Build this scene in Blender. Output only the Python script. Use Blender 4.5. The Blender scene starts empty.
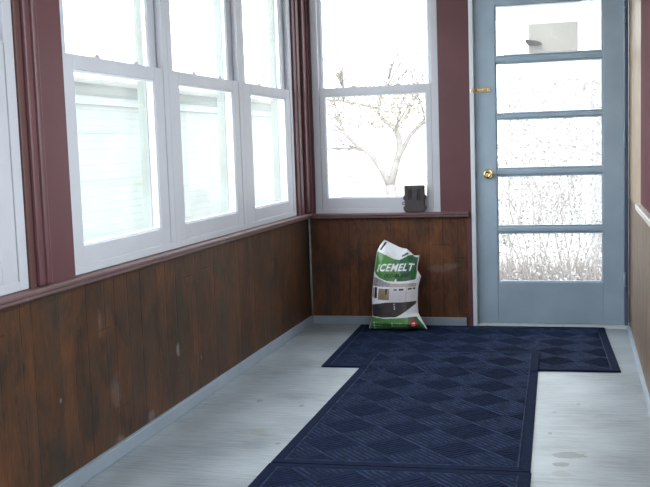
import bpy, bmesh, math, random
from mathutils import Vector, Matrix
from mathutils.bvhtree import BVHTree
from mathutils.geometry import interpolate_bezier

C = bpy.context.scene.collection
SC = bpy.context.scene

# ------------------------------------------------------------------ camera
f_px, yaw, pit, rol = 946.035, -.2635, -.1014, -.033
cy_, sy_ = math.cos(yaw), math.sin(yaw)
fw = Vector((sy_*math.cos(pit), cy_*math.cos(pit), math.sin(pit)))
r1 = Vector((cy_, -sy_, 0)); u1 = r1.cross(fw)
r2 = math.cos(rol)*r1 + math.sin(rol)*u1
u2 = -math.sin(rol)*r1 + math.cos(rol)*u1
cam = bpy.data.cameras.new('camera'); co = bpy.data.objects.new('camera', cam); C.objects.link(co)
cam.sensor_fit = 'HORIZONTAL'; cam.sensor_width = 36; cam.lens = f_px/650*36
cam.clip_start = .05; cam.clip_end = 200
M = Matrix((r2, u2, -fw)).transposed().to_4x4(); M.translation = Vector((.1651, -5.9897, 1.1689))
co.matrix_world = M
SC.camera = co

# ------------------------------------------------------------------ world and exposure
SC.view_settings.view_transform = 'Standard'; SC.view_settings.look = 'None'
SC.view_settings.gamma = 1; SC.view_settings.use_curve_mapping = False
SC.view_settings.exposure = 0.90
W = bpy.data.worlds.new('overcast'); SC.world = W; W.use_nodes = True
bg = W.node_tree.nodes['Background']
bg.inputs[0].default_value = (.90, .955, 1.0, 1); bg.inputs[1].default_value = 4.2
SC.cycles.max_bounces = 10; SC.cycles.diffuse_bounces = 6; SC.cycles.transparent_max_bounces = 16
SC.cycles.sample_clamp_indirect = 8

def portal(name, loc, rot, sx, sy):
    l = bpy.data.lights.new(name, 'AREA'); l.shape = 'RECTANGLE'; l.size = sx; l.size_y = sy
    l.cycles.is_portal = True
    o = bpy.data.objects.new(name, l); C.objects.link(o); o.location = loc; o.rotation_euler = rot
# window openings guide the sky light (sampling only)
portal('portal_left', (-1.66, -1.63, 1.55), (0, -math.pi/2, 0), 1.6, 2.77)
portal('portal_far_left', (-1.66, -4.7, 1.55), (0, -math.pi/2, 0), 1.6, 2.8)
portal('portal_right', (.57, -3.95, 1.6), (0, math.pi/2, 0), 1.5, 3.8)
portal('portal_back', (-1.09, .13, 1.55), (-math.pi/2, 0, 0), .82, 1.6)
portal('portal_door', (0, .13, 1.15), (-math.pi/2, 0, 0), .66, 1.75)

# ------------------------------------------------------------------ materials
def lin(c):
    return tuple(((x/255)/12.92 if x/255 <= .04045 else ((x/255+.055)/1.055)**2.4) for x in c) + (1,)
class NT:
    def __init__(s, name, rough=.5, spec=.5):
        s.m = bpy.data.materials.new(name); s.m.use_nodes = True; s.t = s.m.node_tree
        s.b = s.t.nodes['Principled BSDF']; s.b.inputs['Roughness'].default_value = rough
        s.b.inputs['Specular IOR Level'].default_value = spec
    def n(s, typ, **k):
        o = s.t.nodes.new(typ)
        for a, v in k.items():
            if a.startswith('i_'): o.inputs[a[2:].replace('_', ' ')].default_value = v
            else: setattr(o, a, v)
        return o
    def l(s, a, b): s.t.links.new(a, b)
    def coord(s, scale=(1, 1, 1), loc=(0, 0, 0)):
        tc = s.n('ShaderNodeTexCoord'); mp = s.n('ShaderNodeMapping'); s.l(tc.outputs['Object'], mp.inputs[0])
        mp.inputs['Scale'].default_value = scale; mp.inputs['Location'].default_value = loc
        return mp.outputs[0]
    def noise(s, vec, scale=5, detail=4, rough=.55, dist=0):
        n = s.n('ShaderNodeTexNoise'); n.inputs['Scale'].default_value = scale; n.inputs['Detail'].default_value = detail
        n.inputs['Roughness'].default_value = rough; n.inputs['Distortion'].default_value = dist
        s.l(vec, n.inputs['Vector']); return n.outputs['Fac']
    def ramp(s, fac, stops):
        r = s.n('ShaderNodeValToRGB'); e = r.color_ramp.elements
        while len(e) < len(stops): e.new(.5)
        for i, (p, c) in enumerate(stops):
            e[i].position = p; e[i].color = c if len(c) == 4 else tuple(c)+(1,)
        s.l(fac, r.inputs[0]); return r.outputs[0]
    def mix(s, fac, a, b, mode='MIX'):
        m = s.n('ShaderNodeMix', data_type='RGBA', blend_type=mode)
        for sock, v in ((m.inputs[0], fac), (m.inputs[6], a), (m.inputs[7], b)):
            if isinstance(v, (float, int)): sock.default_value = v
            elif isinstance(v, tuple): sock.default_value = v
            else: s.l(v, sock)
        return m.outputs[2]
    def math(s, op, a, b=None, c=None, clamp=False):
        m = s.n('ShaderNodeMath', operation=op); m.use_clamp = clamp
        for i, v in enumerate((a, b, c)):
            if v is None: continue
            if isinstance(v, (float, int)): m.inputs[i].default_value = v
            else: s.l(v, m.inputs[i])
        return m.outputs[0]
    def sep(s, vec):
        x = s.n('ShaderNodeSeparateXYZ'); s.l(vec, x.inputs[0]); return x.outputs
    def color(s, c):
        if isinstance(c, tuple): s.b.inputs['Base Color'].default_value = c
        else: s.l(c, s.b.inputs['Base Color'])
    def bump(s, h, strength=.3, dist=.002):
        b = s.n('ShaderNodeBump'); b.inputs['Strength'].default_value = strength; b.inputs['Distance'].default_value = dist
        s.l(h, b.inputs['Height']); s.l(b.outputs[0], s.b.inputs['Normal'])

def plain(name, c, rough=.5, spec=.5, var=.12, scale=14, metal=0, bump=.08):
    t = NT(name, rough, spec); v = t.coord()
    n = t.noise(v, scale, 5)
    lo = tuple(x*(1-var) for x in c[:3])+(1,); hi = tuple(min(1, x*(1+var)) for x in c[:3])+(1,)
    t.color(t.ramp(n, [(.3, lo), (.7, hi)])); t.b.inputs['Metallic'].default_value = metal
    if bump: t.bump(t.noise(v, scale*8, 3), bump, .001)
    return t.m

def painted(name, c, worn, amount=.62, rough=.35):
    # brushed house paint with vertical brush marks and a little wear
    t = NT(name, rough); v = t.coord((1, 1, .15)); g = t.noise(v, 60, 4); b = t.noise(t.coord(), 4, 5)
    base = t.ramp(b, [(.3, tuple(x*.88 for x in c[:3])+(1,)), (.7, tuple(x*1.08 for x in c[:3])+(1,))])
    w = t.ramp(t.noise(t.coord((1, 1, .4)), 24, 6, .7), [(amount, (0, 0, 0, 1)), (amount+.1, (1, 1, 1, 1))])
    t.color(t.mix(t.math('MULTIPLY', w, .55), base, worn)); t.bump(g, .25, .001)
    return t.m

def panelling(name, axis, board=.1, dark=(.012, .007, .006), base=((.0, (.018, .015, .013)), (.32, (.040, .024, .016)), (.52, (.080, .036, .018)), (.72, (.13, .050, .020)), (1, (.18, .075, .03))), bloom=(.040, .040, .032), scuffs=()):
    # grooved sheet panelling: vertical grain, uneven grooves, a few pale scuffs
    t = NT(name, .5, .22); v = t.coord()
    s = t.sep(v); a = s[axis]
    gr = t.noise(t.coord((15, 15, 3.2)), 3.2, 9, .76, .8)
    big = t.noise(t.coord((2.2, 2.2, 1.1)), 3.4, 5, .6, .7)
    cellx = t.math('DIVIDE', a, board)
    idx = t.math('FLOOR', cellx)
    wn = t.n('ShaderNodeTexWhiteNoise', noise_dimensions='1D'); t.l(idx, wn.inputs['W'])
    jit = t.math('MULTIPLY_ADD', wn.outputs[0], .6, .2)
    fr = t.math('FRACT', cellx)
    d = t.math('ABSOLUTE', t.math('SUBTRACT', fr, jit))
    groove = t.math('SUBTRACT', 1.0, t.math('DIVIDE', d, .035, clamp=True), clamp=True)
    fade = t.ramp(t.noise(t.coord((3, 3, .8)), 3, 3), [(.35, (.25,)*3+(1,)), (.55, (1, 1, 1, 1))])
    groove = t.math('MULTIPLY', groove, fade)
    # short level joints where a strip ends
    hz = t.math('ADD', t.math('MULTIPLY', wn.outputs[0], .62), .12)
    hj = t.math('MULTIPLY', t.math('SUBTRACT', 1.0, t.math('DIVIDE', t.math('ABSOLUTE', t.math('SUBTRACT', s[2], hz)), .004, clamp=True), clamp=True), t.math('GREATER_THAN', t.math('FRACT', t.math('MULTIPLY', wn.outputs[0], 7.3)), .55))
    groove = t.math('MAXIMUM', groove, t.math('MULTIPLY', hj, .8))
    col = t.ramp(t.math('ADD', t.math('MULTIPLY', gr, .5), t.math('MULTIPLY', big, .55)), [(p*.56+.25, c) for p, c in base])
    edge = t.math('LESS_THAN', fr, jit)
    w3 = t.n('ShaderNodeTexWhiteNoise', noise_dimensions='1D'); t.l(t.math('SUBTRACT', idx, edge), w3.inputs['W'])
    tone = t.math('MULTIPLY_ADD', w3.outputs[0], .28, .87)
    cc = t.n('ShaderNodeCombineXYZ')
    for i in range(3): t.l(tone, cc.inputs[i])
    col = t.mix(1.0, col, cc.outputs[0], 'MULTIPLY')
    col = t.mix(t.math('MULTIPLY', groove, .8), col, tuple(dark)+(1,))
    bl = t.ramp(t.noise(t.coord((5, 5, 1.2)), 1.3, 5, .6), [(.5, (0, 0, 0, 1)), (.72, (.6, .6, .6, 1))])
    col = t.mix(bl, col, (bloom+(1,)))
    for (pa, pz, ra, rz, amt) in scuffs:
        da = t.math('DIVIDE', t.math('SUBTRACT', a, pa), ra); dz = t.math('DIVIDE', t.math('SUBTRACT', s[2], pz), rz)
        q = t.math('ADD', t.math('MULTIPLY', da, da), t.math('MULTIPLY', dz, dz))
        q = t.math('ADD', q, t.math('MULTIPLY', t.math('SUBTRACT', t.noise(v, 40, 4), .5), 2.2))
        k = t.math('MULTIPLY', t.math('SUBTRACT', 1.0, q, clamp=True), amt)
        col = t.mix(k, col, (.30, .27, .26, 1))
    t.color(col); t.bump(t.math('SUBTRACT', gr, t.math('MULTIPLY', groove, 2.0)), .35, .003)
    return t.m

def floor_mat():
    t = NT('painted floor boards', .34, .6); v = t.coord(); s = t.sep(v)
    X, Y = s[0], s[1]
    cell = t.math('DIVIDE', Y, .083); fr = t.math('FRACT', cell); idx = t.math('FLOOR', cell)
    wn = t.n('ShaderNodeTexWhiteNoise', noise_dimensions='1D'); t.l(idx, wn.inputs['W'])
    g = t.math('SUBTRACT', 1.0, t.math('DIVIDE', t.math('ABSOLUTE', t.math('SUBTRACT', fr, .5)), .018, clamp=True), clamp=True)
    streak = t.noise(t.coord((2.2, 42, 1)), 2.2, 8, .72)
    blot = t.noise(v, 2.6, 5)
    col = t.ramp(t.math('ADD', t.math('MULTIPLY', streak, .6), t.math('MULTIPLY', blot, .4)),
                 [(.40, (.15, .175, .20, 1)), (.5, (.275, .31, .345, 1)), (.60, (.37, .41, .45, 1))])
    col = t.mix(t.math('MULTIPLY', wn.outputs[0], .25), col, (.30, .335, .35, 1))
    gf = t.ramp(t.noise(t.coord((2, 9, 1)), 2, 3), [(.35, (.1,)*3+(1,)), (.7, (1, 1, 1, 1))])
    col = t.mix(t.math('MULTIPLY', t.math('MULTIPLY', g, gf), .5), col, (.20, .22, .22, 1))
    # worn bare lines, pale
    pl = t.ramp(t.noise(t.coord((1.0, 60, 1), (3, 1, 0)), 1.6, 5, .7), [(.62, (0, 0, 0, 1)), (.72, (.6, .6, .6, 1))])
    col = t.mix(pl, col, (.52, .55, .56, 1))
    st = t.noise(t.coord((1, 1.6, 1)), 26, 7, .7)
    for (px, py, rx, ry, k0, cc) in [(.125, -2.46, .06, .035, .85, (.11, .125, .12, 1)), (.098, -2.57, .028, .026, .85, (.10, .11, .11, 1)),
                         (.10, -2.67, .03, .034, .7, (.2, .22, .22, 1)), (.17, -2.42, .02, .02, .5, (.2, .22, .2, 1)),
                         (-1.13, -2.36, .03, .035, .5, (.25, .23, .16, 1)), (-1.28, -1.9, .014, .02, .6, (.1, .1, .1, 1)),
                         (-1.06, -1.95, .012, .016, .7, (.1, .1, .1, 1)), (-1.0, -2.5, .012, .012, .7, (.1, .1, .1, 1)),
                         (.06, -1.9, .010, .014, .6, (.15, .15, .15, 1)), (.16, -1.75, .008, .02, .6, (.15, .15, .15, 1)), (.05, -2.2, .008, .012, .8, (.1, .1, .1, 1))]:
        dx = t.math('DIVIDE', t.math('SUBTRACT', X, px), rx); dy = t.math('DIVIDE', t.math('SUBTRACT', Y, py), ry)
        q = t.math('ADD', t.math('MULTIPLY', dx, dx), t.math('MULTIPLY', dy, dy))
        q = t.math('ADD', q, t.math('MULTIPLY', t.math('SUBTRACT', st, .5), 3.5))
        k = t.math('MULTIPLY', t.math('MULTIPLY', t.math('SUBTRACT', 1.15, q, clamp=True), 6.0, clamp=True), k0)
        col = t.mix(k, col, cc)
    sp = t.ramp(t.noise(v, 75, 2, .5), [(.74, (0, 0, 0, 1)), (.77, (.7, .7, .7, 1))])
    col = t.mix(sp, col, (.22, .22, .2, 1))
    t.color(col)
    t.l(t.math('MULTIPLY_ADD', streak, .25, .29), t.b.inputs['Roughness'])
    t.bump(t.math('SUBTRACT', streak, t.math('MULTIPLY', g, 1.5)), .15, .002)
    return t.m

def glass_mat(name, tint=(1, 1, 1), haze=.03):
    t = NT(name); nt = t.t
    tr = t.n('ShaderNodeBsdfTransparent'); tr.inputs[0].default_value = (*tint, 1)
    gl = t.n('ShaderNodeBsdfGlossy'); gl.inputs['Roughness'].default_value = .02
    df = t.n('ShaderNodeBsdfTranslucent'); df.inputs[0].default_value = (.9, .93, .95, 1)
    fr = t.n('ShaderNodeFresnel'); fr.inputs[0].default_value = 1.45
    ge = t.n('ShaderNodeNewGeometry'); t.l(t.math('MULTIPLY_ADD', ge.outputs['Backfacing'], 1/1.45-1.45, 1.45), fr.inputs[0])
    m1 = t.n('ShaderNodeMixShader'); m2 = t.n('ShaderNodeMixShader')
    hz = t.math('MULTIPLY', t.noise(t.coord(), 6, 5), haze*2)
    t.l(hz, m1.inputs[0]); t.l(tr.outputs[0], m1.inputs[1]); t.l(df.outputs[0], m1.inputs[2])
    t.l(t.math('MULTIPLY', fr.outputs[0], .6), m2.inputs[0]); t.l(m1.outputs[0], m2.inputs[1]); t.l(gl.outputs[0], m2.inputs[2])
    nt.links.new(m2.outputs[0], nt.nodes['Material Output'].inputs[0])
    return t.m

def siding_mat(name, c, lap=.12):
    t = NT(name, .6); s = t.sep(t.coord()); fr = t.math('FRACT', t.math('DIVIDE', s[2], lap))
    e = t.math('SUBTRACT', 1.0, t.math('DIVIDE', fr, .12, clamp=True), clamp=True)
    t.color(t.mix(t.math('MULTIPLY', e, .5), c, tuple(x*.3 for x in c[:3])+(1,)))
    t.bump(fr, .6, .02); return t.m

MT = {}
MT['panel_left'] = panelling('left wall panelling', 1, .115, scuffs=[(-2.16, .292, .025, .035, .6), (-2.85, .54, .014, .06, .22), (-2.75, .26, .045, .08, .16), (-2.455, .07, .04, .035, .3), (-2.74, .06, .05, .03, .3), (-3.15, .33, .008, .012, .6), (-1.9, .2, .008, .015, .5)])
MT['panel_back'] = panelling('back wall panelling', 0, .105, base=((.0, (.030, .018, .015)), (.32, (.065, .030, .020)), (.52, (.115, .046, .023)), (.72, (.165, .066, .028)), (1, (.21, .095, .04))), scuffs=[(-.70, .37, .09, .03, .22), (-.62, .39, .06, .02, .25)])
MT['panel_right'] = panelling('right wall tan panelling', 1, .09, dark=(.10, .06, .04), bloom=(.18, .135, .11), base=((.0, (.075, .048, .034)), (.4, (.15, .10, .072)), (.65, (.22, .15, .11)), (1, (.30, .21, .16))))
MT['panel_tan'] = plain('unpainted tan trim board', (.32, .225, .145, 1), .5, .4, .15, 9)
MT['purple'] = painted('dull plum paint', (.118, .043, .050, 1), (.16, .10, .10, 1), .66, .38)
MT['purple_matte'] = painted('chalky plum paint', (.118, .043, .050, 1), (.17, .10, .10, 1), .66, .85); MT['purple_matte'].node_tree.nodes['Principled BSDF'].inputs['Specular IOR Level'].default_value = .1
MT['purple_dusty'] = painted('dusty plum sill paint', (.15, .085, .085, 1), (.26, .20, .19, 1), .58, .5)
MT['brown_stop'] = painted('stained brown window stop', (.105, .044, .042, 1), (.12, .08, .06, 1), .62, .4)
MT['vinyl'] = plain('white vinyl', (.53, .535, .585, 1), .28, .5, .03, 6, bump=.02)
MT['vinyl_bright'] = plain('highlit white vinyl bead', (.86, .90, .95, 1), .2, .5, .02, 6, bump=0)  # bead highlight put into the colour, paler than the frame vinyl
MT['door'] = painted('blue grey door paint', (.37, .475, .585, 1), (.36, .45, .52, 1), .68, .30)
MT['door_dark'] = painted('deep blue jamb paint', (.075, .11, .19, 1), (.2, .26, .34, 1), .64, .35)
MT['white_trim'] = painted('off white trim paint', (.66, .70, .76, 1), (.45, .45, .45, 1), .72, .35)
MT['baseboard'] = painted('grey white baseboard paint', (.27, .32, .38, 1), (.22, .25, .27, 1), .66, .35)
MT['cream'] = painted('cream sill paint', (.56, .52, .47, 1), (.5, .45, .38, 1), .7, .4)
MT['caulk'] = plain('grey green bead', (.22, .28, .27, 1), .5, .4, .2, 30)
MT['threshold'] = painted('worn threshold paint', (.50, .55, .58, 1), (.25, .24, .22, 1), .58, .4)
MT['ceiling'] = plain('ceiling paint', (.70, .72, .74, 1), .6, .3, .05, 3)
MT['inner_wall'] = plain('house side wall', (.48, .44, .40, 1), .6, .3, .08, 3)
MT['floor'] = floor_mat()
MT['glass'] = glass_mat('window glass', (.97, .985, .98), .03)
MT['brass'] = plain('brass', (.85, .68, .34, 1), .22, .5, .15, 40, metal=1)
MT['steel'] = plain('dull steel', (.32, .33, .36, 1), .35, .5, .2, 40, metal=1)
MT['mat_base'] = plain('navy rubber mat border', (.0078, .0135, .037, 1), .9, .06, .25, 60, bump=.3)
MT['mat_pile'] = plain('navy mat pile', (.0095, .016, .042, 1), .9, .06, .35, 120, bump=.5)
MT['mat_rib'] = plain('navy mat raised ribs', (.0105, .0175, .045, 1), .85, .08, .35, 35, bump=.3)
MT['mat_line'] = plain('navy mat worn lit lines', (.022, .036, .080, 1), .75, .1, .7, 22, bump=.3)  # wear plus caught light painted into one rib direction and the ridges
MT['black_plastic'] = plain('charcoal plastic', (.042, .032, .036, 1), .45, .5, .12, 20)
MT['bag_white'] = plain('white woven plastic film', (.80, .82, .88, 1), .32, .5, .05, 10)
MT['bag_green'] = plain('printed leaf green', (.075, .235, .055, 1), .32, .5, .3, 7)
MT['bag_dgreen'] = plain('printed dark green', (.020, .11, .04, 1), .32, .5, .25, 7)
MT['bag_black'] = plain('printed black', (.012, .013, .012, 1), .4, .5, .2, 20)
MT['bag_drive'] = plain('printed wet asphalt', (.045, .036, .040, 1), .32, .5, .3, 25)
MT['bag_tan'] = plain('printed tan siding', (.30, .21, .14, 1), .35, .5, .2, 20)
MT['bag_lav'] = plain('printed grey lavender roof', (.30, .27, .32, 1), .35, .5, .5, 60)
MT['bag_gframe'] = plain('printed taupe garage trim', (.45, .38, .36, 1), .35, .5, .15, 20)
MT['bag_gdoor'] = plain('printed white garage doors', (.66, .63, .68, 1), .35, .5, .06, 20)
MT['bag_red'] = plain('printed red drop', (.42, .02, .035, 1), .35, .5, .1, 20)
MT['bag_pale'] = plain('printed pale green lettering', (.42, .60, .42, 1), .35, .5, .1, 20)
MT['siding'] = siding_mat('pale neighbour siding', (.235, .26, .245, 1))
MT['siding_white'] = siding_mat('white shed siding', (.55, .55, .55, 1))
MT['shed_door'] = plain('beige shed door paint', (.172, .158, .138, 1), .6, .3, .03, 3)
MT['roof'] = plain('glare white roof shingles', (.62, .64, .66, 1), .8, .2, .2, 8)  # outdoor glare put into the roof colour as near white
MT['outer_jamb'] = plain('weathered outer jamb', (.21, .235, .215, 1), .6, .3, .1, 8)
MT['roof_grey'] = plain('grey gutter', (.30, .33, .33, 1), .6, .3, .1, 8)
MT['bark'] = plain('grey brown bark', (.235, .205, .195, 1), .8, .2, .15, 12)
MT['bark_dark'] = plain('thin bark', (.21, .18, .16, 1), .8, .2, .15, 12)
MT['evergreen'] = plain('blue green needles', (.12, .16, .165, 1), .8, .2, .3, 10)
MT['lap_white'] = siding_mat('white garage siding', (.25, .245, .25, 1), .15)
MT['dead_leaf'] = plain('dry tan leaves', (.27, .235, .18, 1), .8, .2, .3, 10)
MT['twig'] = plain('dry brown twigs', (.23, .20, .19, 1), .8, .2, .2, 10)
MT['hedge'] = plain('grey green winter leaves', (.28, .265, .245, 1), .8, .2, .2, 10)
MT['straw'] = plain('dry straw grass', (.25, .205, .185, 1), .8, .2, .2, 10)
MT['ground'] = plain('snow dusted winter lawn', (.42, .40, .36, 1), .9, .1, .3, 1.5)
MT['lamp_dark'] = plain('dark lamp metal', (.022, .017, .017, 1), .95, .0, .1, 20)

# ------------------------------------------------------------------ mesh helpers
class MB:
    def __init__(s): s.b = bmesh.new(); s.mats = []
    def mi(s, m):
        if m is None: return 0
        if m not in s.mats: s.mats.append(m)
        return s.mats.index(m)
    def box(s, x0, x1, y0, y1, z0, z1, m=None):
        i = s.mi(m); v = [s.b.verts.new((x, y, z)) for x in (x0, x1) for y in (y0, y1) for z in (z0, z1)]
        for q in ((0, 1, 3, 2), (4, 6, 7, 5), (0, 4, 5, 1), (2, 3, 7, 6), (0, 2, 6, 4), (1, 5, 7, 3)):
            f = s.b.faces.new([v[k] for k in q]); f.material_index = i
        return s
    def prism(s, pts, axis, a0, a1, m=None):
        # closed outline in the two other axes extruded along axis
        i = s.mi(m)
        def P(p, a):
            c = [p[0], p[1]]; c.insert(axis, a); return c
        A = [s.b.verts.new(P(p, a0)) for p in pts]; B = [s.b.verts.new(P(p, a1)) for p in pts]
        n = len(pts); fs = [s.b.faces.new(A), s.b.faces.new(B[::-1])]
        for k in range(n): fs.append(s.b.faces.new((A[k], B[k], B[(k+1) % n], A[(k+1) % n])))
        for f in fs: f.material_index = i
        return s
    def tube(s, pts, rads, seg=8, m=None, smooth=True):
        i = s.mi(m); pts = [Vector(p) for p in pts]; rings = []
        up = Vector((0, 0, 1))
        for k, p in enumerate(pts):
            d = (pts[min(k+1, len(pts)-1)]-pts[max(k-1, 0)]).normalized()
            a = d.cross(up if abs(d.z) < .9 else Vector((1, 0, 0))).normalized(); b = d.cross(a)
            r = rads[k] if hasattr(rads, '__len__') else rads
            rings.append([s.b.verts.new(p+(a*math.cos(2*math.pi*j/seg)+b*math.sin(2*math.pi*j/seg))*r) for j in range(seg)])
        for k in range(len(rings)-1):
            for j in range(seg):
                f = s.b.faces.new((rings[k][j], rings[k][(j+1) % seg], rings[k+1][(j+1) % seg], rings[k+1][j]))
                f.smooth = smooth; f.material_index = i
        for R in (rings[0][::-1], rings[-1]):
            f = s.b.faces.new(R); f.material_index = i
        return s
    def lathe(s, prof, seg=24, M=None, m=None):
        # prof: (radius, height) along local z, M places it
        i = s.mi(m); M = M or Matrix.Identity(4); rings = []
        for r, h in prof:
            rings.append([s.b.verts.new(M @ Vector((r*math.cos(2*math.pi*j/seg), r*math.sin(2*math.pi*j/seg), h))) for j in range(seg)])
        for k in range(len(rings)-1):
            for j in range(seg):
                f = s.b.faces.new((rings[k][j], rings[k][(j+1) % seg], rings[k+1][(j+1) % seg], rings[k+1][j])); f.smooth = True; f.material_index = i
        for R in (rings[0][::-1], rings[-1]): s.b.faces.new(R).material_index = i
        return s
    def build(s, name, m=None, parent=None, bevel=0, kind=None, seg=2, recalc=True):
        if recalc: bmesh.ops.recalc_face_normals(s.b, faces=s.b.faces)
        me = bpy.data.meshes.new(name); s.b.to_mesh(me); s.b.free()
        for k in (s.mats or [m]): me.materials.append(MT[k])
        o = bpy.data.objects.new(name, me); C.objects.link(o)
        if parent: o.parent = parent
        if bevel:
            bv = o.modifiers.new('bevel', 'BEVEL'); bv.width = bevel; bv.segments = seg; bv.limit_method = 'ANGLE'
        if kind: o['kind'] = kind
        return o
def empty(name, loc=(0, 0, 0), rz=0, kind=None):
    o = bpy.data.objects.new(name, None); C.objects.link(o); o.location = loc; o.rotation_euler = (0, 0, rz); o.empty_display_size = .1
    if kind: o['kind'] = kind
    return o
def tag(o, label, cat, group=None, kind=None):
    o['label'] = label; o['category'] = cat
    if group: o['group'] = group
    if kind: o['kind'] = kind
    return o
S = 'structure'
XL, XR, YF = -1.558, .465, -6.8
ZH, ZC = 2.36, 2.5       # head of the windows, ceiling

# ------------------------------------------------------------------ shell
MB().box(-1.70, .60, YF-.1, .14, -.12, 0).build('floor', 'floor', kind=S)
MB().box(-1.70, .60, YF-.1, .14, ZC, ZC+.1).build('ceiling', 'ceiling', kind=S)
w = MB().box(-1.70, XL-.004, YF, .14, 0, .712, 'panel_left')
w.box(-1.70, XL+.004, YF, .14, ZH, ZC, 'purple')
w.box(-1.70, XL+.010, -3.185, -3.026, .712, ZH, 'purple')        # post between the window groups
w.box(-1.645, XL, -.258, .14, .712, ZH, 'purple')
w.box(-1.70, XL, YF, -6.12, .712, ZH, 'purple')
w.build('wall_left', kind=S)
w = MB().box(XL-.004, -.516, .004, .14, 0, .712, 'panel_back')
w.box(XL, -1.507, 0, .14, .712, ZC, 'purple')
w.box(-1.507, -.682, 0, .14, ZH, ZC, 'purple')
w.box(-.682, -.486, -.004, .14, .712, ZC, 'purple')
w.box(-.516, -.486, -.004, .14, 0, .712, 'purple')
w.box(-.486, XR+.02, 0, .14, 2.16, ZC, 'purple')
w.build('wall_back', kind=S)
w = MB().box(XR, .60, YF, .14, 0, .80, 'panel_right')
w.box(XR, .60, -1.06, .14, .80, ZC, 'panel_tan')
w.box(XR, .60, -5.9, -1.16, ZH, ZC, 'purple')
w.box(XR, .60, YF, -5.9, .80, ZC, 'panel_tan')
w.build('wall_right', kind=S)
MB().box(-1.70, .60, YF-.1, YF, 0, ZC).build('wall_front', 'inner_wall', kind=S)

# sills: moulded nosing with a flat dusty top
def sill_profile(p0, depth, top, bot):      # (offset out of wall, z)
    return [(p0, top), (p0+depth-.006, top), (p0+depth, top-.005), (p0+depth, top-.014), (p0+depth-.007, top-.018), (p0+depth-.007, bot+.004), (p0+depth-.011, bot), (p0, bot)]
MB().prism([(XL-.03+a, z) for a, z in sill_profile(0, .064, .742, .710)], 1, YF, .0, 'purple_dusty').build('trim_1', kind=S, bevel=.001)
MB().prism([(.02-a, z) for a, z in sill_profile(0, .060, .736, .704)], 0, XL+.034, -.505, 'purple_dusty').build('trim_2', kind=S, bevel=.001)
MB().box(.438, XR+.02, -5.9, -1.02, .808, .836, 'cream').build('trim_3', kind=S, bevel=.003)
# corner mouldings either side of the left post and in the corner
def stop(name, x0, x1, y0, y1, m, bev=.003, z0=.742, z1=ZH):
    MB().box(x0, x1, y0, y1, z0, z1, m).build(name, kind=S, bevel=bev)
stop('trim_4', XL-.01, XL+.004, -3.298, -3.262, 'brown_stop')
stop('trim_5', XL-.01, XL+.016, -3.262, -3.222, 'purple', .008)
stop('trim_6', XL-.01, XL+.022, -3.222, -3.186, 'purple', .010)
stop('trim_7', XL, XL+.012, -.256, -.205, 'purple')
stop('trim_8', XL, XL+.022, -.205, -.155, 'brown_stop', .008)
stop('trim_9', XL, XL+.030, -.090, -.030, 'purple', .008)
stop('trim_10', XL+.0, -1.520, -.018, 0, 'purple', .006)
MB().tube([(-1.552, -.006, .055), (-1.552, -.006, .708)], .007, 8).build('trim_11', 'caulk', kind=S)
# white casing strip left of the door, jambs and threshold
MB().box(-.486, -.459, -.012, .14, 0, 2.16, 'white_trim').build('trim_12', kind=S, bevel=.003)
MB().box(.434, .458, .012, .14, 0, 2.16, 'door_dark').build('trim_13', kind=S, bevel=.003)
MB().box(-.459, .434, .03, .14, 2.10, 2.16, 'door').build('trim_14', kind=S, bevel=.003)
MB().prism([(-.012, 0), (.14, 0), (.14, .022), (.02, .022), (-.006, .012)], 0, -.459, .458, 'threshold').build('trim_15', kind=S, bevel=.002)
# plum casing of the right hand window
m = MB().box(.463, .60, -2.06, -1.05, .834, ZC, 'purple_matte')
m.build('trim_16', kind=S, bevel=.004)
MB().box(-1.570, -1.546, YF, .0, 0, .056, 'baseboard').build('baseboard_left', kind=S, bevel=.004)
MB().box(-1.546, -.528, -.014, .01, 0, .056, 'baseboard').build('baseboard_back', kind=S, bevel=.004)
MB().prism([(XR+.01, 0), (.449, 0), (.449, .010), (.455, .018), (XR+.01, .022)], 1, YF, .0, 'baseboard').build('baseboard_right', kind=S)

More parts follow.
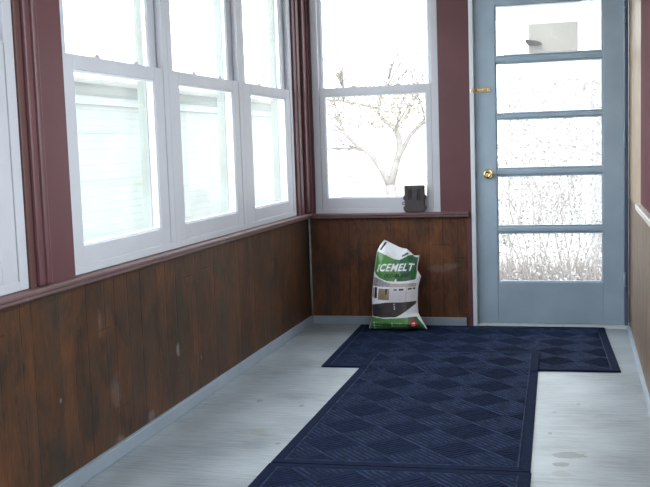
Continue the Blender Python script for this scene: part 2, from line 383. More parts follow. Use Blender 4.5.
# ------------------------------------------------------------------ double hung windows
def bead(mb, x0, x1, z0, z1, y0, y1, wd, m):
    # sloping glazing bead all round a pane opening x0..x1, z0..z1
    for (a0, a1, axis) in ((z0, z1, 'L'), (z0, z1, 'R')):
        if axis == 'L': mb.prism([(x0-wd, y0), (x0, y1), (x0-wd, y1)], 2, a0-wd, a1+wd, m)
        else: mb.prism([(x1+wd, y0), (x1+wd, y1), (x1, y1)], 2, a0-wd, a1+wd, m)
    mb.prism([(y0, z0-wd), (y1, z0), (y1, z0-wd)], 0, x0, x1, m)
    mb.prism([(y0, z1+wd), (y1, z1+wd), (y1, z1)], 0, x0, x1, m)
def window(name, loc, rz, Wd, zb=.744, zt=ZH, zm=1.5, fr=.05, st=.088, dl=0):
    e = empty(name, loc, rz, S)
    f = MB()
    # outer frame: face plate, deep jambs with track ribs, head, sill
    for x0, x1 in ((0, fr), (Wd-fr, Wd)): f.box(x0, x1, 0, .085, zb, zt)
    f.box(fr, Wd-fr, 0, .085, zt-.05, zt); f.box(fr, Wd-fr, .0, .085, zb, zb+.030)
    for x0, x1 in ((fr, fr+.006), (Wd-fr-.006, Wd-fr)): f.box(x0, x1, .020, .024, zb, zt-.05); f.box(x0, x1, .052, .056, zb, zt-.05)
    f.build('frame', 'vinyl', e, .0025)
    MB().box(0, fr+.004, .085, .125, zb, zt).box(Wd-fr-.004, Wd, .085, .125, zb, zt).build('outer_jamb', 'outer_jamb', e)
    g0 = st + fr                                             # glass edge from unit edge
    # lower sash (room side track)
    a, b = fr+.002, Wd-fr-.002; y0, y1 = .003, .028
    lz0, lz1 = zb+.028, zm+.028
    L = MB().box(a, g0-dl, y0, y1, lz0, lz1).box(Wd-g0, b, y0, y1, lz0, lz1)
    gz0, gz1 = zb+.098, zm-.026
    L.box(g0-dl, Wd-g0, y0, y1, lz0, gz0).box(g0-dl, Wd-g0, y0, y1, gz1, lz1)
    lo = L.build('lower_sash', 'vinyl', e, .0025)
    B = MB()
    B.box(g0-dl-.001, g0-dl+.008, y0+.006, y1, gz0, gz1).box(Wd-g0-.008, Wd-g0+.001, y0+.006, y1, gz0, gz1)
    B.box(g0-dl+.008, Wd-g0-.008, y0+.006, y1, gz0-.001, gz0+.010).box(g0-dl+.008, Wd-g0-.008, y0+.006, y1, gz1-.008, gz1+.001)
    B.build('glazing_bead', 'vinyl_bright', lo, .003)
    MB().box(g0-dl, Wd-g0, y0+.014, y0+.018, gz0, gz1).build('glass_pane', 'glass', lo)
    for x in (Wd*.33, Wd*.68):
        k = MB().box(x-.022, x+.022, y0+.003, y1-.002, lz1-.001, lz1+.005).box(x-.010, x+.014, y0+.004, y1-.004, lz1+.005, lz1+.013)
        k.build('sash_lock', 'vinyl', lo, .002)
    # upper sash (outer track)
    y0, y1 = .031, .054
    uz0, uz1 = zm-.028, zt-.048
    g1 = g0-.018
    U = MB().box(a, g1, y0, y1, uz0, uz1).box(Wd-g1, b, y0, y1, uz0, uz1).box(g1, Wd-g1, y0, y1, uz0, zm+.022).box(g1, Wd-g1, y0, y1, uz1-.045, uz1)
    up = U.build('upper_sash', 'vinyl', e, .0025)
    B = MB().box(g1-.001, g1+.008, y0+.006, y1, zm+.022, uz1-.045).box(Wd-g1-.008, Wd-g1+.001, y0+.006, y1, zm+.022, uz1-.045)
    B.build('glazing_bead', 'vinyl_bright', up, .003)
    MB().box(g1, Wd-g1, y0+.012, y0+.016, zm+.022, uz1-.045).build('glass_pane', 'glass', up)
    return e
R90 = math.pi/2
for n, y, wd, dl in ((1, -3.045, .922, .02), (2, -2.122, .944, .022), (3, -1.176, .918, .0)):
    window('window_%d' % n, (XL-.002, y, 0), R90, wd, dl=dl)
window('window_4', (-1.505, .002, 0), 0, .823, zb=.734, zm=1.520, fr=.045, st=.036)
for n, y in ((5, -4.218), (6, -5.158), (7, -6.10)):
    window('window_%d' % n, (XL-.002, y, 0), R90, .918)
for n, y in ((8, -2.06), (9, -3.02), (10, -3.98), (11, -4.94)):
    window('window_%d' % n, (XR+.004, y, 0), -R90, .955, zb=.838)

# ------------------------------------------------------------------ door
d = empty('door_1', (-.457, .018, .024), 0, S)
DW, DH, T = .889, 2.072, .04
px0, px1 = .128, .768                                # pane opening
pz = [(.262, .572), (.614, .930), (.974, 1.282), (1.314, 1.624), (1.668, 1.975)]
D = MB().box(0, px0, 0, T, 0, DH).box(px1, DW, 0, T, 0, DH).box(px0, px1, 0, T, 0, pz[0][0]).box(px0, px1, 0, T, pz[-1][1], DH)
D.build('door_leaf', 'door', d, .003)
Bz = MB()
for a, b in zip(pz[:-1], pz[1:]):
    z0, z1 = a[1], b[0]; zc = (z0+z1)/2
    Bz.prism([(.002, zc-.009), (.002, zc+.009), (.010, z1), (.034, z1), (.034, z0), (.010, z0)], 0, px0, px1)
Bz.build('muntin_bars', 'door', d, .002)
for z0, z1 in pz:
    MB().box(px0-.004, px1+.004, .018, .021, z0-.004, z1+.004).build('glass_pane', 'glass', d)
    s_ = MB()
    for x0, x1 in ((px0, px0+.009), (px1-.009, px1)): s_.box(x0, x1, .006, .018, z0, z1)
    for a_, b_ in ((z0, z0+.007), (z1-.007, z1)): s_.box(px0+.009, px1-.009, .006, .018, a_, b_)
    s_.build('glazing_bead', 'door', d, .003)
kn = empty('door_knob', (.076, 0, .945)); kn.parent = d
Rk = Matrix.Rotation(math.pi/2, 4, 'X')
MB().lathe([(.0, 0), (.032, 0), (.033, .003), (.028, .006), (.02, .008)], 28, Rk).build('rose', 'brass', kn)
MB().lathe([(.012, .006), (.011, .022), (.016, .028), (.026, .036), (.0285, .046), (.026, .056), (.016, .062), (.014, .060), (.008, .059), (.0, .061)], 28, Rk).build('knob', 'brass', kn)
MB().box(-.0015, .006, -.003, .02, .915, .965).build('latch_plate', 'steel', d, .001)
sb = empty('slide_bolt', (.006, 0, 1.465)); sb.parent = d
MB().box(.0, .092, -.003, 0, -.014, .014).build('back_plate', 'brass', sb, .001)
MB().tube([(-.014, -.009, 0), (.085, -.009, 0)], .0055, 12).build('bolt_rod', 'brass', sb)
m = MB()
for x in (.010, .044, .074): m.box(x, x+.010, -.017, 0, -.010, .010)
m.build('bolt_guide', 'brass', sb, .003)
MB().tube([(.060, -.009, 0), (.060, -.026, .004)], [.004, .005], 10).build('bolt_handle', 'brass', sb)
for z in (.28, 1.13, 1.87):
    h = MB().tube([(DW+.001, -.006, z-.045), (DW+.001, -.006, z+.045)], .007, 10)
    for k in (-.045, 0, .04): h.tube([(DW+.001, -.006, z+k), (DW+.001, -.006, z+k+.005)], .009, 10)
    h.box(DW-.02, DW, -.0015, .002, z-.042, z+.042)
    h.build('hinge', 'door', d)
# surface keeper of the slide bolt on the casing
MB().box(-.478, -.462, -.020, -.010, 1.478, 1.500).build('trim_17', 'brass', kind=S, bevel=.002)

# ------------------------------------------------------------------ mats
def floor_mat_obj(corners, wm, lm, zf, label, name='door_mat', drape=None, bord=.036, sq=.172, nr=8, ph=(0, 0)):
    BL, BR, TR, TL = [Vector((*c, 0)) for c in corners]
    def P(s, t, z):
        u, v = s/wm, t/lm
        p = BL*(1-u)*(1-v)+BR*u*(1-v)+TR*u*v+TL*(1-u)*v
        return Vector((p.x, p.y, zf(p.y)+z))
    e = empty(name, P(wm/2, lm/2, 0)); inv = Matrix.Translation(-e.location)
    def grid(mb, s0, s1, t0, t1, z0, z1):
        ns = max(1, round((s1-s0)/.1)); nt_ = max(1, round((t1-t0)/.03))
        g = lambda z: [[mb.b.verts.new(P(s0+(s1-s0)*i/ns, t0+(t1-t0)*j/nt_, z)) for i in range(ns+1)] for j in range(nt_+1)]
        A, Bq = g(z1), g(z0)
        for j in range(nt_):
            for i in range(ns):
                mb.b.faces.new((A[j][i], A[j][i+1], A[j+1][i+1], A[j+1][i])); mb.b.faces.new((Bq[j][i], Bq[j+1][i], Bq[j+1][i+1], Bq[j][i+1]))
        for j in range(nt_):
            for i in (0, ns): mb.b.faces.new((A[j][i], A[j+1][i], Bq[j+1][i], Bq[j][i]))
        for i in range(ns):
            for j in (0, nt_): mb.b.faces.new((A[j][i], A[j][i+1], Bq[j][i+1], Bq[j][i]))
    b = MB(); grid(b, 0, wm, 0, lm, .0, .005); o = b.build('rubber_backing', 'mat_base', e); o.matrix_parent_inverse = Matrix.Translation(-e.location)
    b = MB(); w_ = bord
    grid(b, .002, wm-.002, .002, w_, .005, .0085); grid(b, .002, wm-.002, lm-w_, lm-.002, .005, .0085)
    grid(b, .002, w_, w_, lm-w_, .005, .0085); grid(b, wm-w_, wm-.002, w_, lm-w_, .005, .0085)
    o = b.build('border', 'mat_base', e); o.matrix_parent_inverse = Matrix.Translation(-e.location)
    # raised ribs in a basket weave turned 45 degrees
    pile = MB()
    for k_ in ('mat_pile', 'mat_rib', 'mat_line'): pile.mi(k_)
    grid(pile, w_, wm-w_, w_, lm-w_, .005, .0062)
    x0, x1, y0, y1 = w_+.012, wm-w_-.012, w_+.012, lm-w_-.012
    def clip(a, c):
        t0, t1 = 0., 1.; dx, dy = c[0]-a[0], c[1]-a[1]
        for p, q in ((-dx, a[0]-x0), (dx, x1-a[0]), (-dy, a[1]-y0), (dy, y1-a[1])):
            if abs(p) < 1e-9:
                if q < 0: return None
            else:
                r = q/p
                if p < 0: t0 = max(t0, r)
                else: t1 = min(t1, r)
        if t1-t0 < 1e-3: return None
        return (a[0]+dx*t0, a[1]+dy*t0), (a[0]+dx*t1, a[1]+dy*t1)
    def rib(mb, a, c, wd, h):
        cl = clip(a, c)
        if not cl: return
        a, c = cl; L = math.hypot(c[0]-a[0], c[1]-a[1])
        if L < .012: return
        nx, ny = -(c[1]-a[1])/L*wd/2, (c[0]-a[0])/L*wd/2
        n = max(1, round(L/.05)); prev = None
        for k in range(n+1):
            x = a[0]+(c[0]-a[0])*k/n; y = a[1]+(c[1]-a[1])*k/n
            q = [pile.b.verts.new(P(x+nx*s, y+ny*s, z)) for s, z in ((1, .006), (.55, .006+h), (-.55, .006+h), (-1, .006))]
            if prev:
                for i in range(3): pile.b.faces.new((prev[i], prev[i+1], q[i+1], q[i])).material_index = mb
            prev = q
    e1, e2 = Vector((math.sin(math.radians(41)), -math.cos(math.radians(41)))), Vector((math.cos(math.radians(41)), math.sin(math.radians(41))))
    o0 = Vector((ph[0], ph[1])); n = int((wm+lm)/sq)+3
    for i in range(-n, n):
        for j in range(-n, n):
            c = o0+e1*(i*sq)+e2*(j*sq)
            if not (-.3 < c.x < wm+.3 and -.3 < c.y < lm+.3): continue
            if (i+j) % 2: da, db = e1, e2
            else: da, db = e2, e1
            for k in range(1, nr):
                p = c+db*(sq*k/nr)+da*.008; q = c+db*(sq*k/nr)+da*(sq-.008)
                rib(2*((i+j) % 2 != 0) + ((i+j) % 2 == 0), p, q, .0085 if (i+j) % 2 == 0 else .0048, .0030)
    for j in range(-n, n):
        c = o0+e2*(j*sq); rib(2, c-e1*4, c+e1*4, .006, .0026)
    q = .008
    for a, c in (((w_, w_+q), (wm-w_, w_+q)), ((w_, lm-w_-q), (wm-w_, lm-w_-q)), ((w_+q, w_), (w_+q, lm-w_)), ((wm-w_-q, w_), (wm-w_-q, lm-w_))):
        x0, x1, y0, y1 = w_, wm-w_, w_, lm-w_
        rib(2, a, c, .006, .003)
    o = pile.build('ribbed_pile', None, e); o.matrix_parent_inverse = Matrix.Translation(-e.location)
    tag(e, label, 'door mat')
    return e
floor_mat_obj([(-1.168, -1.208), (.366, -1.140), (.314, .0), (-1.214, -.044)], 1.53, 1.18, lambda y: .0005,
              'navy blue ribbed mat laid crosswise in front of the door, under the bag', ph=(.1, .05))
def drape(y):
    t = min(1, max(0, (y+1.245)/.05)); t = t*t*(3-2*t); return .0006+.0102*t
floor_mat_obj([(-.950, -2.742), (-.004, -2.690), (-.046, -.782), (-.956, -.834)], .93, 1.92, drape,
              'long navy blue ribbed mat running down the middle of the floor, overlapping the crosswise mat', ph=(.03, .02))
floor_mat_obj([(-.93, -4.66), (.02, -4.62), (.0, -2.694), (-.952, -2.748)], .93, 1.92, lambda y: .0006,
              'navy blue ribbed mat nearest the viewer, only its far end in view', ph=(.08, .06))

# ------------------------------------------------------------------ bag of ice melt
def interp(tab, v):
    for (a, pa), (b, pb) in zip(tab[:-1], tab[1:]):
        if v <= b:
            k = (v-a)/(b-a); return Vector(pa).lerp(Vector(pb), k)
    return Vector(tab[-1][1])
def polytab(pts):
    pts = [Vector(p) for p in pts]; d_ = [0]
    for a, b in zip(pts[:-1], pts[1:]): d_.append(d_[-1]+(b-a).length)
    return [(x/d_[-1], tuple(p)) for x, p in zip(d_, pts)]
def bytab(zs, pts): return list(zip(zs, pts))
def inside(p, poly):
    x, y = p; r = False; n = len(poly)
    for i in range(n):
        (x0, y0), (x1, y1) = poly[i], poly[i-1]
        if (y0 > y) != (y1 > y) and x < (x1-x0)*(y-y0)/(y1-y0)+x0: r = not r
    return r
def ice_bag():
    DZ = .013
    vs = [0, .12, .26, .42, .58, .73, .84, .92, 1]
    Lp = [(-1.126, .002), (-1.101, .076), (-1.096, .16), (-1.091, .257), (-1.082, .353), (-1.072, .436), (-1.063, .5), (-1.046, .538), (-1.018, .576)]
    Rp = [(-.756, .006), (-.781, .056), (-.802, .106), (-.804, .195), (-.802, .272), (-.785, .341), (-.811, .385), (-.804, .436), (-.793, .477)]
    top = polytab([(-1.018, .576), (-.969, .551), (-.919, .526), (-.874, .516), (-.85, .494), (-.831, .474), (-.793, .477)])
    LT, RT = bytab(vs, Lp), bytab(vs, Rp)
    reg = []
    def R(m, pts): reg.append((m, [(x, z) for x, z in pts]))
    R('bag_lav', [(-1.089, .336), (-1.059, .336), (-.971, .301), (-.972, .279), (-1.094, .282)])
    R('bag_lav', [(-1.088, .271), (-1.076, .271), (-1.078, .207), (-1.09, .207)])
    R('bag_black', [(-1.072, .275), (-1.053, .275), (-1.055, .205), (-1.074, .205)])
    R('bag_tan', [(-1.044, .268), (-.972, .268), (-.974, .195), (-1.046, .198)])
    R('bag_black', [(-.998, .268), (-.987, .268), (-.988, .231), (-.999, .231)])
    R('bag_gframe', [(-.971, .301), (-.81, .302), (-.811, .280), (-.972, .279)])
    R('bag_gdoor', [(-.972, .279), (-.813, .28), (-.815, .187), (-.974, .185)])
    R('bag_gframe', [(-.869, .28), (-.865, .28), (-.867, .186), (-.871, .186)])
    for q in ([(-.946, .267), (-.923, .267), (-.924, .258), (-.946, .258)], [(-.913, .269), (-.884, .27), (-.884, .259), (-.913, .258)], [(-.858, .272), (-.836, .272), (-.836, .263), (-.858, .262)], [(-.83, .274), (-.816, .274), (-.816, .264), (-.831, .263)]): R('bag_black', q)
    R('bag_drive', [(-1.12, .153), (-1.06, .17), (-.985, .182), (-.911, .184), (-.81, .188), (-.811, .171), (-.839, .149), (-.876, .123), (-.914, .1), (-.94, .089), (-1.025, .085), (-1.12, .091)])
    for z in (.175, .160, .146): R('bag_gdoor', [(-.945, z), (-.938, z), (-.938, z-.009), (-.945, z-.009)])
    R('bag_green', [(-1.16, .086), (-1.003, .079), (-.914, .084), (-.811, .09), (-.796, .065), (-.763, .016), (-.764, -.03), (-1.16, -.03)])
    G = [(-1.068, .504), (-1.006, .48), (-.948, .452), (-.918, .447), (-.889, .462), (-.865, .477), (-.841, .479), (-.77, .476), (-.804, .436), (-.811, .395), (-.809, .36), (-.816, .325), (-.869, .316), (-.934, .314), (-.993, .317), (-1.04, .336), (-1.066, .356), (-1.077, .377), (-1.077, .442)]
    R('bag_green', G)
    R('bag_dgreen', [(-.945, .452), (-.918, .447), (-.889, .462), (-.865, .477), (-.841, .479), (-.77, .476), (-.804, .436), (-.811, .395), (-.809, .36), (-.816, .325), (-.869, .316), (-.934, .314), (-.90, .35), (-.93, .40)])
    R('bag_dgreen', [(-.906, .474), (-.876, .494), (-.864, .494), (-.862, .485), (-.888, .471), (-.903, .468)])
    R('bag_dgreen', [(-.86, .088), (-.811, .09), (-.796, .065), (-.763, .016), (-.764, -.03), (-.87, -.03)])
    R('bag_white', [(-.945, .312), (-.925, .312), (-.934, .334)])
    R('bag_black', [(-1.013, .565), (-1.002, .559), (-1.037, .508), (-1.046, .514)])
    dr = [(-.835, .088)]+[(-.833+.024*math.cos(t), .041+.024*math.sin(t)) for t in [math.radians(a) for a in range(50, -231, -20)]]
    R('bag_red', dr)
    R('bag_white', [(-.845, .044), (-.832, .055), (-.820, .05), (-.826, .040), (-.834, .046)]); R('bag_white', [(-.846, .036), (-.836, .030), (-.822, .034), (-.822, .038), (-.836, .036)])
    for x, z in ((-1.084, .049), (-1.086, .029), (-1.086, .012), (-.964, .049), (-.965, .031)): R('bag_white', [(x-.005, z-.005), (x+.005, z-.005), (x+.005, z+.005), (x-.005, z+.005)])
    rnd = random.Random(5)
    for xa, xb, z in ((-1.076, -1.022, .049), (-1.077, -1.030, .030), (-1.077, -.99, .013), (-.955, -.902, .049), (-.956, -.872, .032)):
        x = xa
        while x < xb:
            wl = rnd.uniform(.010, .02); R('bag_pale', [(x, z-.0025), (min(x+wl, xb), z-.0025), (min(x+wl, xb), z+.0025), (x, z+.0025)]); x += wl+.004
    mats = ['bag_white', 'bag_green', 'bag_dgreen', 'bag_black', 'bag_drive', 'bag_tan', 'bag_lav', 'bag_gframe', 'bag_gdoor', 'bag_red', 'bag_pale']
    from mathutils import noise
    NU, NV = 150, 230
    bm = bmesh.new()
    def pt(u, v, side):
        l, r = interp(LT, v), interp(RT, v)
        base = l.lerp(r, u)
        # rows bend from straight at the bottom to the sagging top edge
        tc = interp(top, u); l1, r1_ = Vector(Lp[-1]), Vector(Rp[-1])
        base = base + (tc-l1.lerp(r1_, u))*max(0, (v-.55)/.45)**1.6
        base.y -= .006*math.sin(math.pi*u)*(1-v)**6
        prof = (max(0, 1-abs(2*u-1)**2.6))**.62
        vert = min(1, (v/.09))**.55*min(1, ((1-v)/.5))**.75
        th = .070*prof*vert
        yc = -.205+.10*v
        x, z = base.x, base.y+DZ
        if side > 0:
            n1 = noise.noise((x*9, z*9, 3.1)); n2 = noise.noise((x*26, z*14, 7.7)); n3 = noise.noise(((x+z*.8)*30, (z-x)*8, 1.7))
            cr = (n1*.012+n2*.005+n3*.006*max(0, v-.3))*prof**.5*min(1, v/.06)
            if v > .5: cr += .008*math.sin((x*1.2+z)*60)*max(0, v-.6)*prof*(.3+u)
            y = yc-th+cr*.9*(.4+v)
        else: y = yc+th*.75
        return Vector((x+.004-.015*min(1, v*3)-.004*max(0, .6-u), min(y, -.026), z-.018*v))
    F = [[bm.verts.new(pt(i/NU, j/NV, 1)) for i in range(NU+1)] for j in range(NV+1)]
    for j in range(NV):
        for i in range(NU):
            f = bm.faces.new((F[j][i], F[j][i+1], F[j+1][i+1], F[j+1][i])); f.smooth = True
            c = f.calc_center_median(); c.x += .015*min(1, j/NV*3)-.004; c.z += .018*j/NV; k = 0
            if i > 1 and i < NU-2:
                for m_, poly in reg:
                    if inside((c.x, c.z-DZ), poly): k = mats.index(m_)
            f.material_index = k
    st = 10; K = [[None]*(NU//st+1) for _ in range(NV//st+1)]
    bk = bmesh.new()
    for j in range(NV//st+1):
        for i in range(NU//st+1):
            edge = i in (0, NU//st) or j in (0, NV//st)
            K[j][i] = bm.verts.new(pt(i*st/NU, j*st/NV, -1))
    for j in range(NV//st):
        for i in range(NU//st):
            f = bm.faces.new((K[j][i], K[j+1][i], K[j+1][i+1], K[j][i+1])); f.smooth = True
    bmesh.ops.remove_doubles(bm, verts=bm.verts, dist=.0004)
    e = empty('ice_melt_bag', (-.94, -.15, .010))
    me = bpy.data.meshes.new('bag_body'); bm.to_mesh(me); bm.free()
    for m_ in mats: me.materials.append(MT[m_])
    o = bpy.data.objects.new('bag_body', me); C.objects.link(o); o.parent = e; o.matrix_parent_inverse = Matrix.Translation(-e.location)
    bpy.context.view_layer.update()
    b2 = bmesh.new(); b2.from_mesh(me); tree = BVHTree.FromBMesh(b2)
    # printed words, laid on the film
    def words(name, txt, x0, x1, z0, h, shear, mat, bold, arc=0, wob=0):
        cu = bpy.data.curves.new('t', 'FONT'); cu.body = txt; cu.size = 1; cu.offset = bold; cu.space_character = 1.12; cu.resolution_u = 3
        to = bpy.data.objects.new('t', cu); C.objects.link(to); dg = bpy.context.evaluated_depsgraph_get()
        tm = bpy.data.meshes.new_from_object(to.evaluated_get(dg)); C.objects.unlink(to); bpy.data.objects.remove(to)
        tb = bmesh.new(); tb.from_mesh(tm); bpy.data.meshes.remove(tm)
        xs = [v.co.x for v in tb.verts]; ys = [v.co.y for v in tb.verts]; a, b_ = min(xs), max(xs); c, d2 = min(ys), max(ys)
        for _ in range(3): bmesh.ops.subdivide_edges(tb, edges=[q for q in tb.edges if q.calc_length() > .08], cuts=1)
        bmesh.ops.triangulate(tb, faces=tb.faces)
        for v in tb.verts:
            s = (v.co.x-a)/(b_-a); t = (v.co.y-c)/(d2-c)
            x = x0+(x1-x0)*s+shear*t*h; z = z0+t*h+arc*(4*s*(1-s))+wob*math.sin(s*9)
            hit = tree.ray_cast(Vector((x, -1, z)), Vector((0, 1, 0)))[0]
            v.co = Vector((x, (hit.y if hit else -.15)-.0012, z))
        me2 = bpy.data.meshes.new(name); tb.to_mesh(me2); tb.free(); me2.materials.append(MT[mat])
        q = bpy.data.objects.new(name, me2); C.objects.link(q); q.parent = e; q.matrix_parent_inverse = Matrix.Translation(-e.location); return q
    words('printed_title', 'ICEMELT', -1.070, -.848, .361+DZ, .046, .30, 'bag_white', .03, .005, .002)
    words('printed_subtitle', 'ECO-BLEND', -1.016, -.862, .328+DZ, .022, .1, 'bag_black', .04)
    # loose white film tuft where the neck is twisted
    tag(e, 'open plastic bag of ice melt with green and white print, leaning on the back wall', 'bag')
ice_bag()

# ------------------------------------------------------------------ black box on the sill
bx = empty('plastic_case', (-.842, -.004, .736), math.radians(-3))
MB().box(-.065, .065, -.030, -.004, .002, .174).build('shell', 'black_plastic', bx, .006, seg=3)
MB().box(-.062, .062, -.004, .001, .004, .172).build('back_shell', 'black_plastic', bx, .002)
for x in (-.032, .026):
    m = MB().box(x-.009, x-.005, -.039, -.029, .082, .150).box(x+.005, x+.009, -.039, -.029, .082, .150).box(x-.009, x+.009, -.039, -.029, .150, .156)
    m.build('raised_rib', 'black_plastic', bx, .0015)
for sx, zs in ((-1, (.026, .094)), (1, (.030, .097))):
    for z in zs:
        m = MB().prism([(sx*.064, z-.016), (sx*.071, z-.013), (sx*.074, z-.004), (sx*.074, z+.008), (sx*.070, z+.014), (sx*.064, z+.016)], 1, -.026, -.008)
        m.build('side_clip', 'black_plastic', bx, .0015)
m = MB().tube([(-.064, -.017, .052), (-.080, -.017, .052), (-.082, -.017, .054), (-.082, -.017, .064), (-.080, -.017, .066), (-.064, -.017, .066)], .0024, 8)
m.build('wire_loop', 'black_plastic', bx)
tag(bx, 'small charcoal plastic case standing on the window sill against the glass', 'case')

# ------------------------------------------------------------------ outdoors
GZ = -.55
MB().box(-40, 40, .3, 60, GZ-.1, GZ).box(-40, -1.8, -30, .3, GZ-.1, GZ).box(.8, 40, -30, .3, GZ-.1, GZ).build('ground', 'ground', kind=S)
MB().box(-1.72, .62, .145, .30, GZ, -.02).build('trim_18', 'threshold', kind=S)

# neighbour's house beyond the left windows
h = empty('neighbour_house', (-10.5, 10.5, GZ))
MB().box(-3.5, 3.5, -8.5, 9.5, 0, 2.85).build('wall', 'siding', h)
m = MB().prism([(-4.0, 2.80), (4.0, 2.80), (4.0, 2.92), (0, 5.2), (-4.0, 2.92)], 1, -8.8, 9.8); m.build('roof', 'roof', h)
MB().box(3.5, 3.56, -8.5, 9.5, 2.48, 2.60).build('gutter', 'roof_grey', h)
MB().box(3.5, 3.53, -8.5, -8.36, 0, 2.48).build('corner_board', 'siding_white', h)
tag(h, 'pale house with lapped siding seen faintly through the left windows', 'house')

# shed beyond the door
s = empty('garden_shed', (.65, 15.0, GZ))
MB().box(-1.95, 3.2, -1, 3, 0, 4.5).build('wall', 'siding_white', s)
m = MB().prism([(-2.3, 4.5), (3.5, 4.5), (.8, 6.2)], 1, -1.3, 3.2); m.build('roof', 'siding_white', s)
MB().box(-1.44, -.49, -1.05, -1.0, 3.48, 4.06).build('hatch', 'shed_door', s, .01)
tag(s, 'pale shed with a beige hatch seen through the top pane of the door', 'shed')
gm = empty('white_garage', (.225, 6.6, GZ))
MB().box(0, 4, 0, 5, 0, 4.6).build('wall', 'lap_white', gm)
MB().box(-.02, .10, -.02, .10, 0, 4.6).build('corner_board', 'siding_white', gm)
MB().prism([(-.25, 4.6), (4.2, 4.6), (4.2, 4.75), (2, 6.2), (-.25, 4.75)], 1, -.3, 5.2).build('roof', 'siding_white', gm)
tag(gm, 'white garage with lapped siding at the right edge of the door panes', 'garage')
lp = MB().prism([(-.27, .10), (-.25, .13), (-.03, .09), (.05, .05), (-.02, .02), (-.22, .04)], 1, -.30, 0).build('wall_lamp', 'lamp_dark', bevel=.01)
lp.location = (-.58, 13.95, 3.05)
tag(lp, 'small dark wedge-shaped lamp fixed to the beige hatch of the shed', 'lamp')

def branchy(mb, p, d, L, r, depth, rnd, spread=.6, droop=0, kids=(2, 4)):
    pts = [p]; q = p.copy(); dd = d.copy(); n = 4
    for k in range(n):
        dd = (dd+Vector((rnd.uniform(-1, 1), rnd.uniform(-1, 1), rnd.uniform(-1, 1)-droop))*.22).normalized()
        q = q+dd*L/n; pts.append(q.copy())
    mb.tube(pts, [r*(1-.5*k/n) for k in range(n+1)], 5)
    if depth <= 0: return
    for _ in range(rnd.randint(*kids)):
        i = rnd.randint(1, n); nd = (dd+Vector((rnd.uniform(-1, 1), rnd.uniform(-1, 1), rnd.uniform(-.6, 1)))*spread).normalized()
        branchy(mb, pts[i], nd, L*rnd.uniform(.5, .8), r*.5, depth-1, rnd, spread, droop, kids)
rnd = random.Random(11)
t = empty('apple_tree', (-2.35, 7, GZ))
def tr(p): return Vector((p[0], p[1], p[2]))-Vector((-2.35, 7, GZ))
m = MB()
m.tube([tr((-2.36, 7, GZ-.05)), tr((-2.34, 7, .335)), tr((-2.373, 7.0, .615))], [.12, .09, .08], 9)
m.tube([tr((-2.373, 7, .60)), tr((-2.47, 6.95, .82)), tr((-2.62, 6.9, 1.05)), tr((-2.8, 6.8, 1.2)), tr((-2.95, 6.7, 1.36)), tr((-3.2, 6.7, 1.45))], [.055, .045, .036, .03, .022, .014], 8)
m.tube([tr((-2.37, 7, .60)), tr((-2.295, 7.05, .891)), tr((-2.24, 7.1, 1.1)), tr((-2.246, 7.1, 1.25)), tr((-2.32, 7.15, 1.42)), tr((-2.46, 7.2, 1.50)), tr((-2.56, 7.2, 1.62))], [.06, .055, .05, .048, .042, .03, .02], 8)
m.tube([tr((-2.28, 7.05, .95)), tr((-2.1, 7.2, 1.3)), tr((-1.95, 7.2, 1.45)), tr((-1.7, 7.3, 1.75))], [.045, .032, .025, .015], 8)
m.tube([tr((-2.56, 7.2, 1.60)), tr((-2.52, 7.2, 1.8)), tr((-2.5, 7.2, 2.3))], [.028, .024, .018], 8)
m.tube([tr((-2.52, 7.2, 1.68)), tr((-2.78, 7.1, 1.75)), tr((-3.1, 7.0, 1.82)), tr((-3.5, 7.0, 1.85))], [.024, .02, .016, .01], 8)
m.build('trunk', 'bark', t)
m = MB()
for a, dd in (((-3.2, 6.7, 1.45), (-.8, 0, .5)), ((-2.9, 6.75, 1.28), (-.4, .2, .9)), ((-2.0, 7.2, 1.4), (.5, 0, .4)), ((-2.5, 7.2, 1.9), (.5, .1, .6)),
              ((-3.4, 7, 1.85), (-.7, 0, .6)), ((-3.0, 7, 1.8), (-.2, .2, 1)), ((-2.3, 7.1, 1.35), (.3, .2, .9)), ((-1.9, 7.2, 1.5), (.1, .2, 1)), ((-2.7, 6.85, 1.1), (-.9, .1, .3))):
    for _ in range(3): branchy(m, tr(a), Vector(dd).normalized(), rnd.uniform(.4, .7), .018, 3, rnd, .8, 0, (3, 4))
m.build('branches', 'bark_dark', t)
m = MB()
for _ in range(3200):
    c = tr((rnd.gauss(-2.45, .5), 7.1+rnd.uniform(-.6, .6), rnd.uniform(1.45, 2.05)-abs(rnd.gauss(0, .12))))
    u = Vector((rnd.uniform(-1, 1), rnd.uniform(-1, 1), rnd.uniform(-1, 1))).normalized()*.026
    v = u.cross(Vector((rnd.uniform(-1, 1), rnd.uniform(-1, 1), rnd.uniform(-1, 1)))).normalized()*.012
    m.b.faces.new([m.b.verts.new(c+q) for q in (-u, v, u, -v)])
m.build('dry_leaves', 'dead_leaf', t, recalc=False)
tag(t, 'bare crooked tree with a forked trunk outside the back window', 'tree')

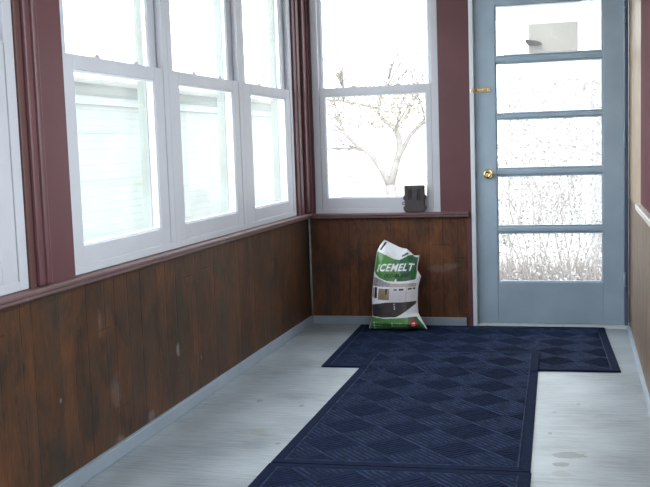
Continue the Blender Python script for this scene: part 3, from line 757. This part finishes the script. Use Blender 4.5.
def shrub(name, loc, hgt, wid, n, mat, label, seed, leaves=0, group=None, leafmat='hedge'):
    rnd = random.Random(seed); e = empty(name, loc); m = MB()
    for _ in range(n):
        a = rnd.uniform(0, 6.28); r = rnd.uniform(0, wid*.35); lean = rnd.uniform(.05, .5)
        p = Vector((math.cos(a)*r, math.sin(a)*r, 0)); d_ = Vector((math.cos(a)*lean, math.sin(a)*lean, 1)).normalized()
        branchy(m, p, d_, hgt*rnd.uniform(.45, .75), .007, 3, rnd, .7, 0, (2, 3))
    m.build('twigs', mat, e)
    if leaves:
        m = MB()
        for _ in range(leaves):
            z = rnd.uniform(.15, 1)*hgt; a = rnd.uniform(0, 6.28); r = wid*.5*math.sqrt(rnd.random())*(1-.4*abs(z/hgt-.5))
            c = Vector((math.cos(a)*r, math.sin(a)*r, z)); u = Vector((rnd.uniform(-1, 1), rnd.uniform(-1, 1), rnd.uniform(-1, 1))).normalized()*.018
            v = u.cross(Vector((rnd.uniform(-1, 1), rnd.uniform(-1, 1), rnd.uniform(-1, 1)))).normalized()*.010
            m.b.faces.new([m.b.verts.new(c+q) for q in (-u, v, u, -v)])
        m.build('leaves', leafmat, e, recalc=False)
    tag(e, label, 'shrub', group)
    return e
shrub('bare_shrub', (.02, 2.8, GZ), 2.3, 1.5, 26, 'twig', 'tall bare brown shrub just outside the door, behind its middle panes', 3, 4500)
shrub('bare_shrub', (-1.15, 5.0, GZ), 1.9, .9, 20, 'twig', 'thinner bare shrub outside the door, behind the left of its middle panes', 4, 3000)
shrub('evergreen_shrub', (-3.74, 10.5, GZ), 2.25, .55, 2, 'twig', 'narrow grey green evergreen shrub beyond the tree, left of its trunk', 6, 1500, leafmat='evergreen')

# dry grass below the door panes
rnd = random.Random(9); m = MB()
for _ in range(8000):
    x, y = rnd.uniform(-1.6, 1.0), rnd.uniform(1.6, 4.6); hh = rnd.uniform(.2, .62); a = rnd.uniform(0, 6.28); ln = rnd.uniform(0, .22)
    w_ = .004; p = Vector((x, y, GZ-.01)); b_ = Vector((math.cos(a), math.sin(a), 0))
    q = [p-b_*w_, p+b_*w_, p+Vector((math.cos(a+1)*ln*.5, math.sin(a+1)*ln*.5, hh*.6))+b_*w_*.7, p+Vector((math.cos(a+1)*ln, math.sin(a+1)*ln, hh))]
    m.b.faces.new([m.b.verts.new(v) for v in q])
g = m.build('dry_grass', 'straw', recalc=False)
tag(g, 'dry straw-coloured grass outside behind the bottom pane of the door', 'grass', kind='stuff')
